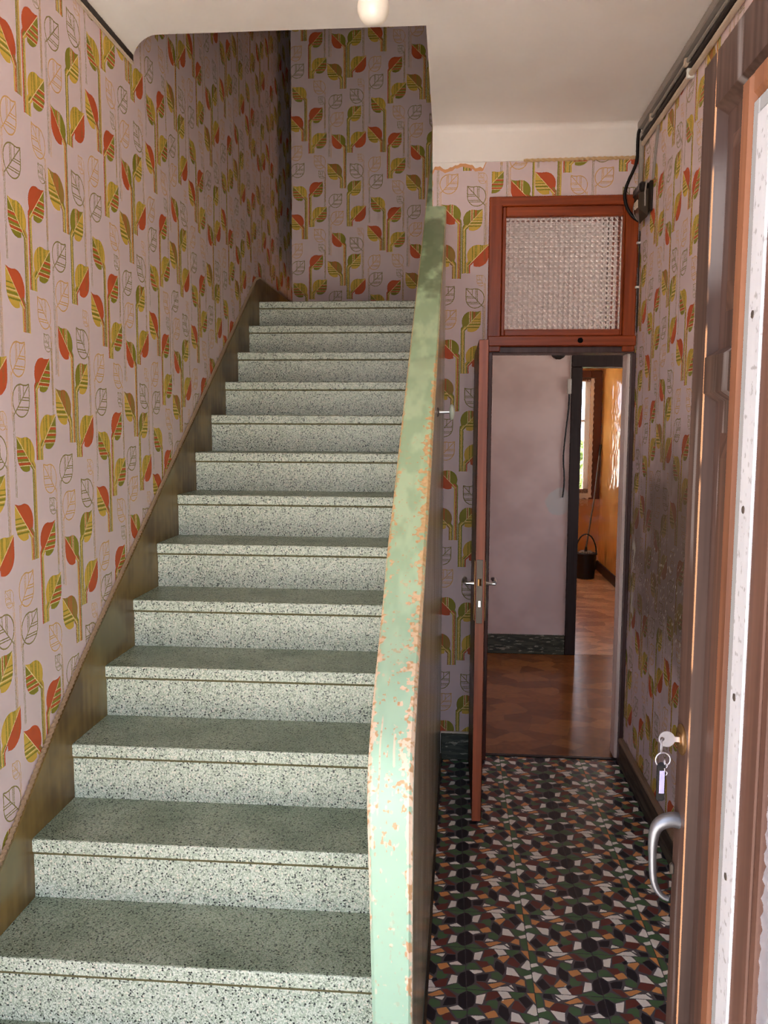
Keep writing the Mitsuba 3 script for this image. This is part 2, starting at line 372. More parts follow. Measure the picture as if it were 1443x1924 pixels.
def coloured(name, mirror, u, v, w, h, base):
    """leaf box (u,v)-(u+w,v+h); its stem runs down on the leaf's foot side to v=base"""
    out = [(xf(g, mirror, u, v, w, h), c, l) for g, c, l in SETS[name] + LINE]
    sw = 0.0066
    for i, c in enumerate(STEMC[name]):
        a, b = -0.004 + i * sw, -0.004 + (i + 1) * sw
        P = Polygon([(a, base - v), (b, base - v), (b, .012 - i * .003), (b + .016 - i * .002, .030 - i * .007), (a + .014 - i * .002, .036 - i * .006), (a, .018 - i * .003)])
        if mirror: P = affinity.scale(P, -1, 1, origin=(w / 2, 0))
        out.append((affinity.translate(P.buffer(0), u, v), c, 2))
        if i: 
            L = sbox(a - .0005, base - v, a + .0005, .01)
            if mirror: L = affinity.scale(L, -1, 1, origin=(w / 2, 0))
            out.append((affinity.translate(L, u, v), 'c', 3))
    return out
def outline(mirror, u, v, w, h, c, drop, nst=2):
    g = [LEAF.exterior.buffer(.022), LineString([(.04, .04), (.98, .98)]).buffer(.019)]
    for x in (.38, .46, .66): g.append(LineString([(x, x), (x, 1.0)]).buffer(.017).intersection(LEAF))
    for y in (.22, .30, .52, .60): g.append(LineString([(y, y), (1.0, y)]).buffer(.017).intersection(LEAF))
    out = [(xf(unary_union(g), mirror, u, v, w, h), c, 1)]
    for i in range(nst):
        x = (u + w + .001 - i * .006) if mirror else (u - .001 + i * .006)
        out.append((sbox(x - .001, v - drop, x + .001, v + .012), c, 1))
    return out
K = 1e-3
def R(x0, x1, y0, y1, base): return (x0 * K, (base - y1) * K, (x1 - x0) * K, (y1 - y0) * K)
# period 0.48 set (relative to its base line) and period 0.64 set
SET_A = (coloured('A1u', 0, *R(137, 230, 180, 280, 475), 0) + coloured('A1l', 0, *R(157, 256, 343, 445, 475), 0)
         + coloured('A2u', 0, *R(396, 489, 175, 275, 475), 0) + coloured('A2l', 0, *R(417, 521, 340, 445, 475), 0)
         + outline(1, *R(171, 248, 490, 575, 475), 't', .22) + outline(1, *R(201, 246, 590, 640, 475), 'd', .25)
         + outline(1, *R(415, 503, 548, 640, 475), 'd', .26) + outline(1, *R(466, 508, 485, 535, 475), 't', .30))
SET_B = (coloured('B1u', 1, *R(291, 385, 195, 290, 545), 0) + coloured('B1l', 1, *R(261, 361, 383, 490, 545), 0)
         + outline(0, *R(271, 358, 582, 670, 545), 'd', .31) + outline(0, *R(283, 368, 695, 785, 545), 't', .20))
SB2 = (coloured('B2u', 1, *R(25, 122, 580, 678, 930), 0) + coloured('B2l', 1, *R(2, 100, 765, 870, 930), 0)
       + outline(0, *R(13, 103, 1075, 1165, 930), 'd', .22) + outline(0, *R(8, 88, 960, 1055, 930), 't', .12))
SET_B = SET_B + [(affinity.translate(g, 0, .31), c, l) for g, c, l in SB2]      # B2's base line lies 0.31 above B1's
def tri(g):
    V_, F_ = [], []; n = 0
    for q in getattr(g, 'geoms', [g]):
        if q.geom_type != 'Polygon' or q.area < 1e-9: continue
        v, f = trimesh.creation.triangulate_polygon(q, engine='earcut')
        V_.append(v); F_.append(f + n); n += len(v)
    return (np.concatenate(V_), np.concatenate(F_)) if V_ else None
def cell(items):
    out = []
    for g, c, l in items:
        t = tri(g)
        if t is not None: out.append((g, t[0], t[1], srgb(*COL[c]), l))
    allv = np.concatenate([o[1] for o in out])
    b = (allv[:, 0].min(), allv[:, 1].min(), allv[:, 0].max(), allv[:, 1].max())
    return out, b
CA, CB = cell(SET_A), cell(SET_B)
def wallpaper(region, strips, place, base_t=0.0008):
    """region: shapely polygon in (u,v); strips: (u0, zA, zB1, clip0, clip1); place(u, v, h) -> xyz. Base sheet plus the print, a few hundredths of a millimetre of ink each layer."""
    V_, F_, C_, n = [], [], [], 0
    v, f = tri(region)
    V_.append(place(v[:, 0], v[:, 1], np.full(len(v), base_t))); F_.append(f); C_.append(np.tile(srgb(*PINK), (len(v), 1))); n = len(v)
    r0, s0, r1, s1 = region.bounds
    for u0, zA, zB, a, b in strips:
        reg = region.intersection(sbox(a, s0 - 1, b, s1 + 1))
        if reg.is_empty: continue
        shapely.prepare(reg)
        for (els, bb), per, z0 in ((CA, .48, zA), (CB, .64, zB)):
            k0, k1 = math.floor((s0 - bb[3] - z0) / per), math.ceil((s1 - bb[1] - z0) / per)
            for k in range(k0, k1 + 1):
                o = np.array([u0, z0 + k * per])
                q = sbox(bb[0] + o[0], bb[1] + o[1], bb[2] + o[0], bb[3] + o[1])
                if not reg.intersects(q): continue
                inside = reg.contains(q)
                for g, ev, ef, ec, l in els:
                    vv, ff = ev + o, ef
                    if not inside:
                        gg = affinity.translate(g, *o)
                        if not reg.contains(gg):
                            if not reg.intersects(gg): continue
                            t = tri(gg.intersection(reg))
                            if t is None: continue
                            vv, ff = t
                    V_.append(place(vv[:, 0], vv[:, 1], np.full(len(vv), base_t + l * 1.2e-4))); F_.append(ff + n)
                    C_.append(np.tile(ec, (len(vv), 1))); n += len(vv)
    return trimesh.Trimesh(np.concatenate(V_), np.concatenate(F_), process=False), np.concatenate(C_)
def strip_list(u0, zA, zB, dA, dB, i0, i1, w=.53):
    return [(u0 + i * w, zA + i * dA, zB + i * dB, u0 + i * w, u0 + (i + 1) * w) for i in range(i0, i1)]

# ------------------------------------------------------------------ the setting: walls, ceiling, floor
struct('wall_left', 'long wall with retro leaf wallpaper beside the stairs')
put('body', bx(XL - .15, XL, YF - .12, 6.6, -.15, ZTOP), 'upper_plaster', 'wall_left')
m, c = wallpaper(sbox(YF, 0.0, 6.55, ZTOP), strip_list(2.163, 2.07, 1.637, .334, .014, -4, 9), lambda u, v, h: np.stack([XL + h, u, v], 1))
lab(put('wallpaper', m, 'paper', 'wall_left', color=c), 'pink retro wallpaper printed with ochre, olive and rust leaves')
struct('wall_back', 'leaf-papered back wall at the top of the stairs')
put('body', bx(-1.092, .10, YB, YB + .12, 2.0, ZTOP), 'upper_plaster', 'wall_back')
ub = -.975
m, c = wallpaper(sbox(-1.092, 2.4, -.10, ZTOP), strip_list(ub - .133, 4.005, 3.935, -.172, -.081, -1, 3), lambda u, v, h: np.stack([u, YB - h, v], 1))
lab(put('wallpaper', m, 'paper', 'wall_back', color=c), 'pink retro wallpaper printed with ochre, olive and rust leaves')
struct('wall_recess'); put('body', bx(XL, -.98, 6.5, 6.62, 2.5, ZTOP), 'upper_plaster', 'wall_recess'); put('return_wall', bx(-1.092, -.98, YB + .12, 6.5, 2.5, ZTOP), 'upper_plaster', 'wall_recess')
# end wall with the doorway to the back room
hole = Polygon([(.18, -1), (.18, 2.785), (.868, 2.785), (.868, -1)])
EW = sbox(-.102, 0, XR, 3.3).difference(hole)
struct('wall_end', 'wall at the end of the hall around the inner door')
put('body', extr(EW, 'y', YE, YE + .12), 'ceiling_paint', 'wall_end')
rng = np.random.default_rng(3)
top = [(-.102, 2.90)] + [(x, 2.925 + .012 * math.sin(x * 40) + rng.uniform(-.006, .006)) for x in np.arange(-.09, .15, .012)] + [(.16, 2.965), (.30, 2.966), (XR, 2.968)]
reg = Polygon([(-.102, .14)] + top + [(XR, .14)]).intersection(EW).buffer(0)
reg = max(getattr(reg, 'geoms', [reg]), key=lambda g: g.area) if False else reg
m, c = wallpaper(reg, [(-.348, 2.437, 2.412, -1, .182), (.182 - .2, 2.30, 2.52, .182, .385), (.385, 2.90, 2.43, .385, 1)], lambda u, v, h: np.stack([u, YE - h, v], 1))
lab(put('wallpaper', m, 'paper', 'wall_end', color=c), 'pink retro wallpaper with leaves, torn along its top edge')
tp = Polygon([(p[0], p[1]) for p in top[:-2]] + [(.16, 2.972)] + [(p[0], p[1] + .013 + .006 * rng.uniform()) for p in top[:-3][::-1]]).buffer(0)
lab(put('torn_edge', extr(tp, 'y', YE - .0012, YE - .0002), 'torn_orange', 'wall_end'), 'torn orange-brown backing paper along the top')
# right wall
struct('wall_right', 'right hall wall with stained leaf wallpaper')
put('body', bx(XR, XR + .15, YF - .12, YE + .3, -.15, 3.3), 'upper_plaster', 'wall_right')
m, c = wallpaper(sbox(-YE, .10, -YF, 3.0), strip_list(-3.93, 2.0, 1.55, .334, .014, -2, 8), lambda u, v, h: np.stack([XR - h, -u, v], 1))
lab(put('wallpaper', m, 'grimy_paper', 'wall_right', color=c), 'leaf wallpaper with a brown grimy patch and chipped spots')
# front wall around the street door (behind the camera's door leaf)
FW = sbox(XL - .15, -.15, XR + .15, 3.3).difference(sbox(-1.12, -1, .43, 2.95))  # doorway made wider and taller out of view to admit more daylight
struct('wall_front'); put('body', extr(FW, 'y', YF - .12, YF), 'outside_wall', 'wall_front')
m, c = wallpaper(sbox(XL, 0, XR, 3.0).difference(sbox(-1.14, -1, .45, 2.97)), strip_list(-1.3, 2.0, 1.6, .33, .01, 0, 5), lambda u, v, h: np.stack([u, YF + h, v], 1))
put('wallpaper', m, 'paper', 'wall_front', color=c)
struct('trim_door', 'frame of the street door')
put('post', bx(-1.14, -1.09, YF - .10, YF + .02, -.02, 2.97, .004), 'door_brown', 'trim_door')
put('post', bx(.415, .45, YF - .10, YF + .02, -.02, 2.97, .004), 'door_brown', 'trim_door')
put('head', bx(-1.09, .415, YF - .10, YF + .02, 2.92, 2.97, .004), 'door_brown', 'trim_door')
# stairwell side wall and the closed upper storey
struct('wall_stairwell'); put('body', bx(-.102, -.0, YE + .121, 6.62, -.15, ZTOP), 'pink_plaster', 'wall_stairwell')
put('upper', bx(-.102, -.0, 3.12, YE + .12, 3.31, ZTOP), 'upper_plaster', 'wall_stairwell')
put('landing_wall', bx(XL - .15, -.0, 3.0, 3.12, 3.31, ZTOP), 'upper_plaster', 'wall_stairwell')
struct('ceiling_upper'); put('body', bx(XL - .15, .1, 3.0, 6.62, ZTOP, ZTOP + .1), 'upper_plaster', 'ceiling_upper')
# hall ceiling with its stair opening, plaster cove along the left wall
struct('ceiling', 'cream plaster ceiling of the hall with a cut-out over the stairs')
PL = sbox(XL, YF, XR, YE).difference(Polygon([(XL - .1, 3.12), (-.105, 3.12), (-.103, YE + .1), (XL - .1, YE + .1)]))
put('slab', extr(PL, 'z', ZC, 3.30), 'ceiling_paint', 'ceiling')
th = np.linspace(0, math.pi / 2, 9)
r = .095
cv = Polygon([(XL - .001, ZC + .001), (XL - .001, ZC - r)] + [(XL + r - r * math.cos(t), ZC - r + r * math.sin(t)) for t in th] + [(XL + r, ZC + .001)])
put('cove', extr(cv, 'y', YF, 3.12), 'ceiling_paint', 'ceiling', smooth=35)
r = .03
cv = Polygon([(YE + .001, ZC + .001), (YE + .001, 2.955), (YE - .006, 2.957)] + [(YE - .006 - r + r * math.cos(t), ZC - r + r * math.sin(t)) for t in th] + [(YE - .006 - r, ZC + .001)])
put('fascia', extr(cv, 'x', -.103, XR - .02), 'ceiling_paint', 'ceiling', smooth=35)
# rope moulding over the paper's top edge on the end wall and along the stair skirting
def rope(p0, p1, rad, pitch):
    p0, p1 = np.array(p0, float), np.array(p1, float); L = np.linalg.norm(p1 - p0); n = int(L / pitch * 6); d = (p1 - p0) / L
    a = np.cross(d, [0, 0, 1.0]); a /= np.linalg.norm(a); b = np.cross(d, a)
    s = np.linspace(0, L, n); ph = 2 * math.pi * s / pitch; ang = np.arange(8) * math.pi / 4
    V_ = np.concatenate([p0 + d * s[i] + (rad * (.78 + .22 * np.cos(2 * ang)))[:, None] * (np.cos(ang + ph[i] / 2)[:, None] * a + np.sin(ang + ph[i] / 2)[:, None] * b) for i in range(n)])
    i, j = np.meshgrid(np.arange(n - 1), np.arange(8), indexing='ij')
    q = np.stack([i * 8 + j, i * 8 + (j + 1) % 8, (i + 1) * 8 + (j + 1) % 8, (i + 1) * 8 + j], -1).reshape(-1, 4)
    return trimesh.Trimesh(V_, np.vstack([q[:, [0, 1, 2]], q[:, [0, 2, 3]]]), process=False)
t = thing('rope_moulding', 'tan twisted rope moulding along the top of the end wall paper, above the inner door', 'moulding')
put('cord', rope((.33, YE - .011, 2.956), (XR - .022, YE - .011, 2.960), .0095, .026), 'rope_tan', t, smooth=60)

# ------------------------------------------------------------------ mosaic cement floor tiles
TS, TX, TY = .2039, .0691, 2.769
def tile_mesh(flip):
    S = np.array([(123, 63), (1250, 105), (1372, 870), (138, 815)], float); D = np.array([(0, 1), (1, 1), (1, 0), (0, 0)], float)
    A = []
    for (x, y), (u, v) in zip(S, D):
        A += [[x, y, 1, 0, 0, 0, -u * x, -u * y, -u], [0, 0, 0, x, y, 1, -v * x, -v * y, -v]]
    Hm = np.linalg.svd(np.array(A))[2][-1].reshape(3, 3)
    Kk, G, Wt, O, Rr = (34, 33, 42), (76, 110, 74), (244, 240, 232), (216, 154, 96), (110, 56, 50)
    polys = [(Kk, [(118, 85), (195, 105), (262, 160), (262, 260), (225, 320), (122, 357)]), (G, [(122, 62), (545, 76), (285, 150), (205, 104), (122, 78)]),
        (Wt, [(290, 160), (440, 128), (380, 292), (272, 275)]), (Rr, [(470, 105), (620, 85), (685, 160), (600, 200), (430, 240)]), (Wt, [(632, 84), (795, 86), (872, 178), (725, 203)]),
        (Kk, [(615, 200), (690, 168), (708, 225), (640, 240)]), (O, [(690, 250), (740, 215), (895, 195), (918, 222), (805, 335), (760, 290)]), (Wt, [(705, 232), (720, 214), (752, 212), (728, 236)]),
        (G, [(835, 92), (1095, 103), (1060, 150), (960, 215), (880, 175)]), (Kk, [(975, 190), (1105, 150), (1225, 265), (1110, 345)]), (O, [(1115, 106), (1252, 110), (1275, 280)]),
        (Rr, [(920, 235), (975, 235), (1110, 355), (1055, 415), (865, 345)]), (G, [(432, 292), (500, 228), (620, 225), (645, 260), (625, 360), (545, 345), (515, 308)]),
        (Rr, [(300, 305), (510, 310), (545, 370), (480, 415), (412, 420)]), (G, [(126, 452), (140, 405), (200, 342), (290, 335), (395, 452)]), (O, [(415, 430), (570, 378), (605, 400), (650, 478), (480, 508)]),
        (Kk, [(655, 340), (685, 285), (810, 355), (838, 460), (795, 552), (645, 440)]), (Wt, [(865, 400), (985, 430), (1100, 578), (855, 540)]), (Wt, [(1230, 272), (1272, 305), (1300, 440), (1255, 457), (1118, 412)]),
        (G, [(1008, 420), (1085, 420), (1255, 468), (1305, 460), (1318, 522), (1155, 570), (1095, 540)]), (Wt, [(190, 468), (400, 467), (435, 500), (285, 540)]),
        (Kk, [(130, 480), (185, 480), (280, 545), (285, 680), (250, 725), (137, 778)]), (Kk, [(315, 565), (390, 540), (540, 530), (520, 600), (480, 665), (325, 660)]),
        (G, [(585, 515), (700, 492), (792, 568), (770, 630), (720, 643), (585, 600)]), (Wt, [(560, 618), (688, 660), (678, 675), (522, 687)]), (Rr, [(770, 655), (860, 545), (1090, 582), (1098, 612), (1010, 690), (965, 702)]),
        (O, [(1015, 702), (1115, 618), (1185, 637), (1200, 754)]), (Wt, [(1168, 567), (1322, 528), (1328, 600), (1215, 621)]), (G, [(1208, 632), (1332, 612), (1371, 868), (1300, 866), (1232, 770)]),
        (Rr, [(318, 692), (330, 668), (480, 690), (580, 805), (490, 817)]), (O, [(525, 722), (750, 680), (850, 705), (640, 788), (600, 790)]), (Wt, [(575, 834), (740, 765), (890, 755), (1015, 852)]),
        (Wt, [(905, 745), (950, 724), (1005, 800)]), (G, [(145, 812), (155, 775), (290, 730), (465, 826)]), (Kk, [(1030, 750), (1222, 785), (1215, 858), (1075, 852)])]
    V_, F_, C_, n = [], [], [], 0
    def add(g, z, c):
        nonlocal n
        v, f = trimesh.creation.triangulate_polygon(g, engine='earcut'); n0 = n
        V_.append(np.c_[v, np.full(len(v), z)]); F_.append(f + n0); C_.append(np.tile(srgb(*c), (len(v), 1))); n += len(v)
    e = .004
    b = bx(e, 1 - e, e, 1 - e, -.10, -.0012, .006); bmm = tm(b)
    V_.append(bmm.vertices); F_.append(bmm.faces); C_.append(np.tile(srgb(86, 82, 88), (len(bmm.vertices), 1))); n = len(bmm.vertices)
    sq = sbox(e + .002, e + .002, 1 - e - .002, 1 - e - .002)
    for c, p in polys:
        q = np.c_[np.array(p, float), np.ones(len(p))] @ Hm.T; q = q[:, :2] / q[:, 2:]
        g = Polygon(q).buffer(0).intersection(sq)
        for h in getattr(g, 'geoms', [g]):
            if h.geom_type == 'Polygon' and h.area > 1e-4: add(h, -.0006, c)
    v = np.concatenate(V_); v = v - [.5, .5, 0]
    if flip: v[:, :2] *= -1
    v *= [TS, TS, TS * .2]
    return trimesh.Trimesh(v, np.concatenate(F_), process=False), np.concatenate(C_)
struct('floor', 'floor of patterned cement tiles in the hall')
put('bed', bx(XL, XR, YF - .12, YE + .12, -.16, -.004), 'grout', 'floor')
tplies = [mikit.ply(tile_mesh(f)[0], 'cement_tile', color=tile_mesh(f)[1]) for f in (0, 1)]
for i in range(-7, 5):
    for j in range(-8, 12):
        x, y = TX + (i + .5) * TS, TY - (j + .5) * TS
        y0, y1, x0, x1 = y - TS / 2, y + TS / 2, x - TS / 2, x + TS / 2
        if y0 > YE + .06 or y1 < YF or x1 < XL or x0 > XR - .02: continue
        if x1 < -.05 and y0 > NOSE + .02: continue
        k = key_for('floor__tile')
        scene[k] = {**tplies[i % 2], 'to_world': T().translate([x, y, 0.0])}
put('body', bx(-3.0, 3.0, -6.0, YF - .12, -.45, -.20), 'ground', 'pavement'); struct('pavement')
struct('door_sill'); put('body', bx(-1.14, .45, YF - .16, YF - .121, -.2, -.002, .004), 'ground', 'door_sill')

# ------------------------------------------------------------------ staircase
st = thing('staircase', 'straight flight of grey-green terrazzo steps climbing beside the papered wall', 'staircase')
def xr_at(y): return -.1817 + SK * y + .012 * float(np.clip((2.1 - y) / .6, 0, 1)) - .003
rngs = np.random.default_rng(5)
for n in range(1, 15):
    z = RISE * n; y0 = NOSE + RUN * (n - 1); y1 = y0 + RUN + .03 if n < 14 else YB - .002
    xe = xr_at(y0 + .1) if y0 < 4.0 else -.137
    h, rr = .040, .008
    prof = [(y1, z - h), (y1, z)] + [(y0 + rr - rr * math.sin(a), z - rr + rr * math.cos(a)) for a in np.linspace(0, math.pi / 2, 6)] + [(y0, z - h + .003), (y0 + .003, z - h)]
    put('tread', extr(Polygon(prof), 'x', -1.166 + rngs.uniform(0, .001), xe), 'terrazzo', st, smooth=40)
    put('riser', bx(-1.166, xe, y0 + .007, y0 + .05, z - RISE + .0002, z - h - .007), 'terrazzo', st)
    lab(put('joint', bx(-1.166, xe, y0 + .005, y0 + .05, z - h - .0068, z - h - .0002), 'joint_dirt_shade', st), 'dirty joint under the nosing, darkened for the shadow line')
# painted stair skirting with the rope moulding on top
sk = thing('stair_skirting', 'olive-brown painted skirting board stepping up the wall beside the stairs', 'skirting board')
TOPL = [(YF, .12), (1.42, .125), (2.033, .551), (2.319, .785), (2.508, .922), (2.772, 1.098), (3.209, 1.386), (3.877, 1.822), (4.482, 2.218), (5.0, 2.565), (5.08, 2.59), (6.48, 2.59)]
low = [(6.48, 2.44)]
for n in range(14, 0, -1):
    y0 = NOSE + RUN * (n - 1)
    low += [(y0 + .05, RISE * n - .06), (y0 + .05, RISE * (n - 1) - .02)] if n > 1 else [(y0 + .05, .1), (y0 + .05, 0.0)]
put('board', extr(Polygon(TOPL + low + [(YF, 0)]).buffer(0), 'x', XL + .001, -1.1655), 'skirt_paint', sk)
for a, b in zip(TOPL[1:-1], TOPL[2:]):
    lab(put('rope_moulding', rope((XL + .010, a[0], a[1] + .006), (XL + .010, b[0], b[1] + .006), .0085, .016), 'rope', sk, smooth=60), 'brown twisted rope moulding')

# ------------------------------------------------------------------ balustrade
PB = [(1.62, 0), (1.58, .47), (1.552, .80), (1.540, .93), (1.545, .99), (1.572, 1.048), (1.63, 1.098), (1.72, 1.158), (1.85, 1.228), (2.0, 1.322), (2.2, 1.451)]
yy = 4.128
_a = smooth_path([(0, y, z) for y, z in PB[2:]], 44)[:, 1:]
PB = PB[:2] + [tuple(q) for q in _a]
PB += [(y, -.037 + .6764 * y) for y in (2.6, 3.0, 3.5, 4.0, yy)]
bal = thing('balustrade', 'solid balustrade of chipped pale green paint beside the stairs', 'balustrade')
def shape_bal(prof, x0, x1, c=.006):
    """profile in (y,z), extruded across with chamfered long edges, then skewed like the real wall"""
    P = Polygon(prof)
    core = P.buffer(-c, join_style=2)
    m = cat(extr(P, 'x', 0 + c, 1 - c), )
    v, f = [], []
    ring = np.array(P.exterior.coords)[:-1]; inn = ring.copy()
    N = len(ring)
    d1 = ring - np.roll(ring, 1, 0); d2 = np.roll(ring, -1, 0) - ring
    d1 /= np.linalg.norm(d1, axis=1, keepdims=True); d2 /= np.linalg.norm(d2, axis=1, keepdims=True)
    ccw = 1 if P.exterior.is_ccw else -1
    n1 = np.stack([-d1[:, 1], d1[:, 0]], 1) * ccw; n2 = np.stack([-d2[:, 1], d2[:, 0]], 1) * ccw
    nn = n1 + n2; nn /= np.maximum((nn * n1).sum(1, keepdims=True), .3)
    inn = ring + nn * c
    Lr = [(0, inn), (c, ring), (1 - c, ring), (1, inn)]
    w = x1 - x0
    V_ = np.concatenate([np.c_[np.full(N, 0 if i == 0 else c if i == 1 else w - c if i == 2 else w), r_] for i, (_, r_) in enumerate(Lr)])
    F_ = []
    for k in range(3):
        for i in range(N):
            j = (i + 1) % N
            F_ += [(k * N + i, k * N + j, k * N + N + j), (k * N + i, k * N + N + j, k * N + N + i)]
    tv, tf = trimesh.creation.triangulate_polygon(Polygon(inn), engine='earcut')
    from scipy.spatial import cKDTree
    idx = cKDTree(inn).query(tv)[1]
    F_ += [tuple(idx[q]) for q in tf] + [tuple(idx[q][::-1] + 3 * N) for q in tf]
    M = trimesh.Trimesh(V_ + [x0, 0, 0], F_, process=False); M.fix_normals()
    return M
def skew(M):
    v = M.vertices.copy()
    y, z = v[:, 1], v[:, 2]
    left = v[:, 0] < -.13
    add = np.clip((2.1 - y) / .55, 0, 1) * .010 + np.clip((1.75 - y) / .15, 0, 1) * np.clip((.95 - z) / .95, 0, 1) * .017
    v[:, 0] += SK * y + np.where(left, add, 0)
    M.vertices = v; return M
low = [(yy, 0)]
body = shape_bal(PB + low, -.1817, -.0823, .007)
put('wall_panel', skew(body), 'green_paint', bal, smooth=25)
side = Polygon([(y + .012, z - .012 if z > 0 else z) for y, z in PB] + [(yy, 0)])
lab(put('side_panel', skew(extr(side, 'x', -.0823, -.0813)), 'side_paint', bal), 'dark glossy olive-grey side panel')
up = Polygon([(4.132, 2.62), (4.132, -.037 + .6764 * 4.132), (5.3, -.037 + .6764 * 5.3), (5.3, 3.3)])
M = extr(up, 'x', -.134, -.1025); put('upper_rail', M, 'green_paint', bal)
put('base_strip', skew(extr(sbox(1.66, 0, 4.12, .03), 'x', -.0812, -.0735)), 'dark_skirt', bal)
# coat knob on the side panel
t = thing('coat_hook', 'small chrome knob on a short stem sticking out of the balustrade side', 'hook')
kp = (-.0813 + SK * 2.93, 2.93, 1.744)
put('rosette', lathe([(0, 0), (.016, 0), (.016, .003), (.010, .006), (0, .006)], 20, 'x', kp), 'dull_steel', t, smooth=40)
put('stem', lathe([(0, .004), (.0065, .004), (.005, .01), (.005, .042), (0, .042)], 16, 'x', kp), 'chrome', t, smooth=40)
put('knob', lathe([(0, .042), (.014, .042), (.026, .046), (.028, .050), (.024, .056), (.010, .060), (0, .061)], 28, 'x', kp), 'mint_enamel', t, smooth=40)

# ------------------------------------------------------------------ inner door: frame, glazed transom, leaf
struct('trim_inner', 'red-brown wooden frame of the inner door and its glazed light')
put('post', bx(.172, .235, YE - .022, YE + .125, 2.06, 2.79, .004), 'frame_wood', 'trim_inner')
put('post', bx(.815, .874, YE - .022, YE + .125, 2.06, 2.79, .004), 'frame_wood', 'trim_inner')
put('architrave', bx(.125, .180, YE - .018, YE + .125, 0, 2.075, .004), 'dark_wood', 'trim_inner')
put('post', bx(.180, .200, YE - .01, YE + .125, 0, 2.06, .003), 'dark_wood', 'trim_inner')
put('head', bx(.172, .874, YE - .022, YE + .125, 2.745, 2.79, .004), 'frame_wood_x', 'trim_inner')
put('transom_bar', bx(.172, .878, YE - .034, YE + .125, 2.085, 2.135, .005), 'frame_wood_x', 'trim_inner')
put('stop', bx(.172, .878, YE - .012, YE + .125, 2.055, 2.0845, .003), 'jamb_purple', 'trim_inner')
put('post', bx(.866, .884, YE - .018, YE + .125, 0.0, 2.055, .003), 'jamb_purple', 'trim_inner')
lab(put('rebate', bx(.850, .870, YE + .03, YE + .13, .02, 2.055, .003), 'pale_jamb', 'trim_inner'), 'worn edge of the right jamb, paled for light from the back room')
put('plug', lathe([(0, -.001), (.013, -.001), (.0125, .002), (0, .002)], 20, 'y', (.615, YE - .035, 2.112)), 'dark_gap', 'trim_inner', smooth=40)
struct('window_1', 'square light of patterned glass above the inner door')
gx0, gx1, gz0, gz1 = .246, .812, 2.162, 2.703
for nm, b_ in (('stile', bx(.236, gx0 + .008, YE - .012, YE + .03, 2.136, 2.745, .004)), ('stile', bx(gx1 - .008, .8145, YE - .012, YE + .03, 2.136, 2.745, .004))):
    put(nm, b_, 'frame_wood', 'window_1')
put('rail', bx(gx0 + .008, gx1 - .008, YE - .012, YE + .03, gz1 - .006, 2.745, .004), 'frame_wood_x', 'window_1')
put('rail', bx(gx0 + .008, gx1 - .008, YE - .012, YE + .03, 2.136, gz0 + .006, .004), 'frame_wood_x', 'window_1')
def pattern_pane():
    """cast glass: a grid of small square lenses on the room side"""
    n, sub = 23, 8
    N = n * sub
    xs, zs = np.linspace(gx0 + .004, gx1 - .004, N + 1), np.linspace(gz0 + .004, gz1 - .004, N + 1)
    X, Z = np.meshgrid(xs, zs, indexing='ij')
    fx = (np.arange(N + 1) % sub) / sub; bumpx = np.sin(math.pi * fx)
    hgt = .0095 * np.minimum(bumpx[:, None], 1) * bumpx[None, :]
    front = np.stack([X, YE + .015 - hgt, Z], -1).reshape(-1, 3); back = np.stack([X, np.full_like(X, YE + .018), Z], -1).reshape(-1, 3)
    i, j = np.meshgrid(np.arange(N), np.arange(N), indexing='ij'); q = np.stack([i * (N + 1) + j, (i + 1) * (N + 1) + j, (i + 1) * (N + 1) + j + 1, i * (N + 1) + j + 1], -1).reshape(-1, 4)
    M = (N + 1) ** 2
    per = [(k, 0) for k in range(N)] + [(N, k) for k in range(N)] + [(N - k, N) for k in range(N)] + [(0, N - k) for k in range(N)]
    side_ = []
    for a, b in zip(per, per[1:] + per[:1]):
        A, B = a[0] * (N + 1) + a[1], b[0] * (N + 1) + b[1]
        side_ += [(A, A + M, B + M), (A, B + M, B)]
    f = np.vstack([q[:, [0, 1, 2]], q[:, [0, 2, 3]], q[:, [0, 2, 1]] + M, q[:, [0, 3, 2]] + M, side_])
    m_ = trimesh.Trimesh(np.vstack([front, back]), f, process=False); m_.fix_normals(); return m_
lab(put('pane', pattern_pane(), 'pattern_glass', 'window_1', smooth=35), 'patterned glass of small square lenses')
# door leaf, standing open square to the frame
struct('door_2', 'inner wooden door standing open towards the hall, seen edge on')
DX0, DX1, DY0, DY1 = .111, .152, 3.43, 4.105
put('leaf', bx(DX0, DX1, DY0 + .002, DY1, .008, 2.048, .003), 'dark_wood', 'door_2')
lab(put('edge', bx(DX0 + .001, DX1 - .003, DY0, DY0 + .003, .010, 2.046), 'edge_wood', 'door_2'), 'orange-brown lock edge')
put('panel', bx(DX1 - .001, DX1 + .006, DY0 + .09, DY1 - .09, 1.15, 1.90, .005), 'dark_wood', 'door_2')
put('panel', bx(DX1 - .001, DX1 + .006, DY0 + .09, DY1 - .09, .18, .92, .005), 'dark_wood', 'door_2')
fp = put('lock_plate', bx(DX0 + .004, DX0 + .031, DY0 - .0025, DY0 + .001, .875, 1.145, .001), 'dull_steel', 'door_2')
put('latch', hull([(DX0 + .009, DY0 - .002, 1.035), (DX0 + .009, DY0 - .002, 1.065), (DX0 + .026, DY0 - .002, 1.035), (DX0 + .026, DY0 - .002, 1.065), (DX0 + .010, DY0 - .010, 1.036), (DX0 + .010, DY0 - .010, 1.064), (DX0 + .016, DY0 - .010, 1.036), (DX0 + .016, DY0 - .010, 1.064)]), 'brass', fp)
put('bolt', bx(DX0 + .013, DX0 + .023, DY0 - .005, DY0, .945, .972, .001), 'chrome', fp)
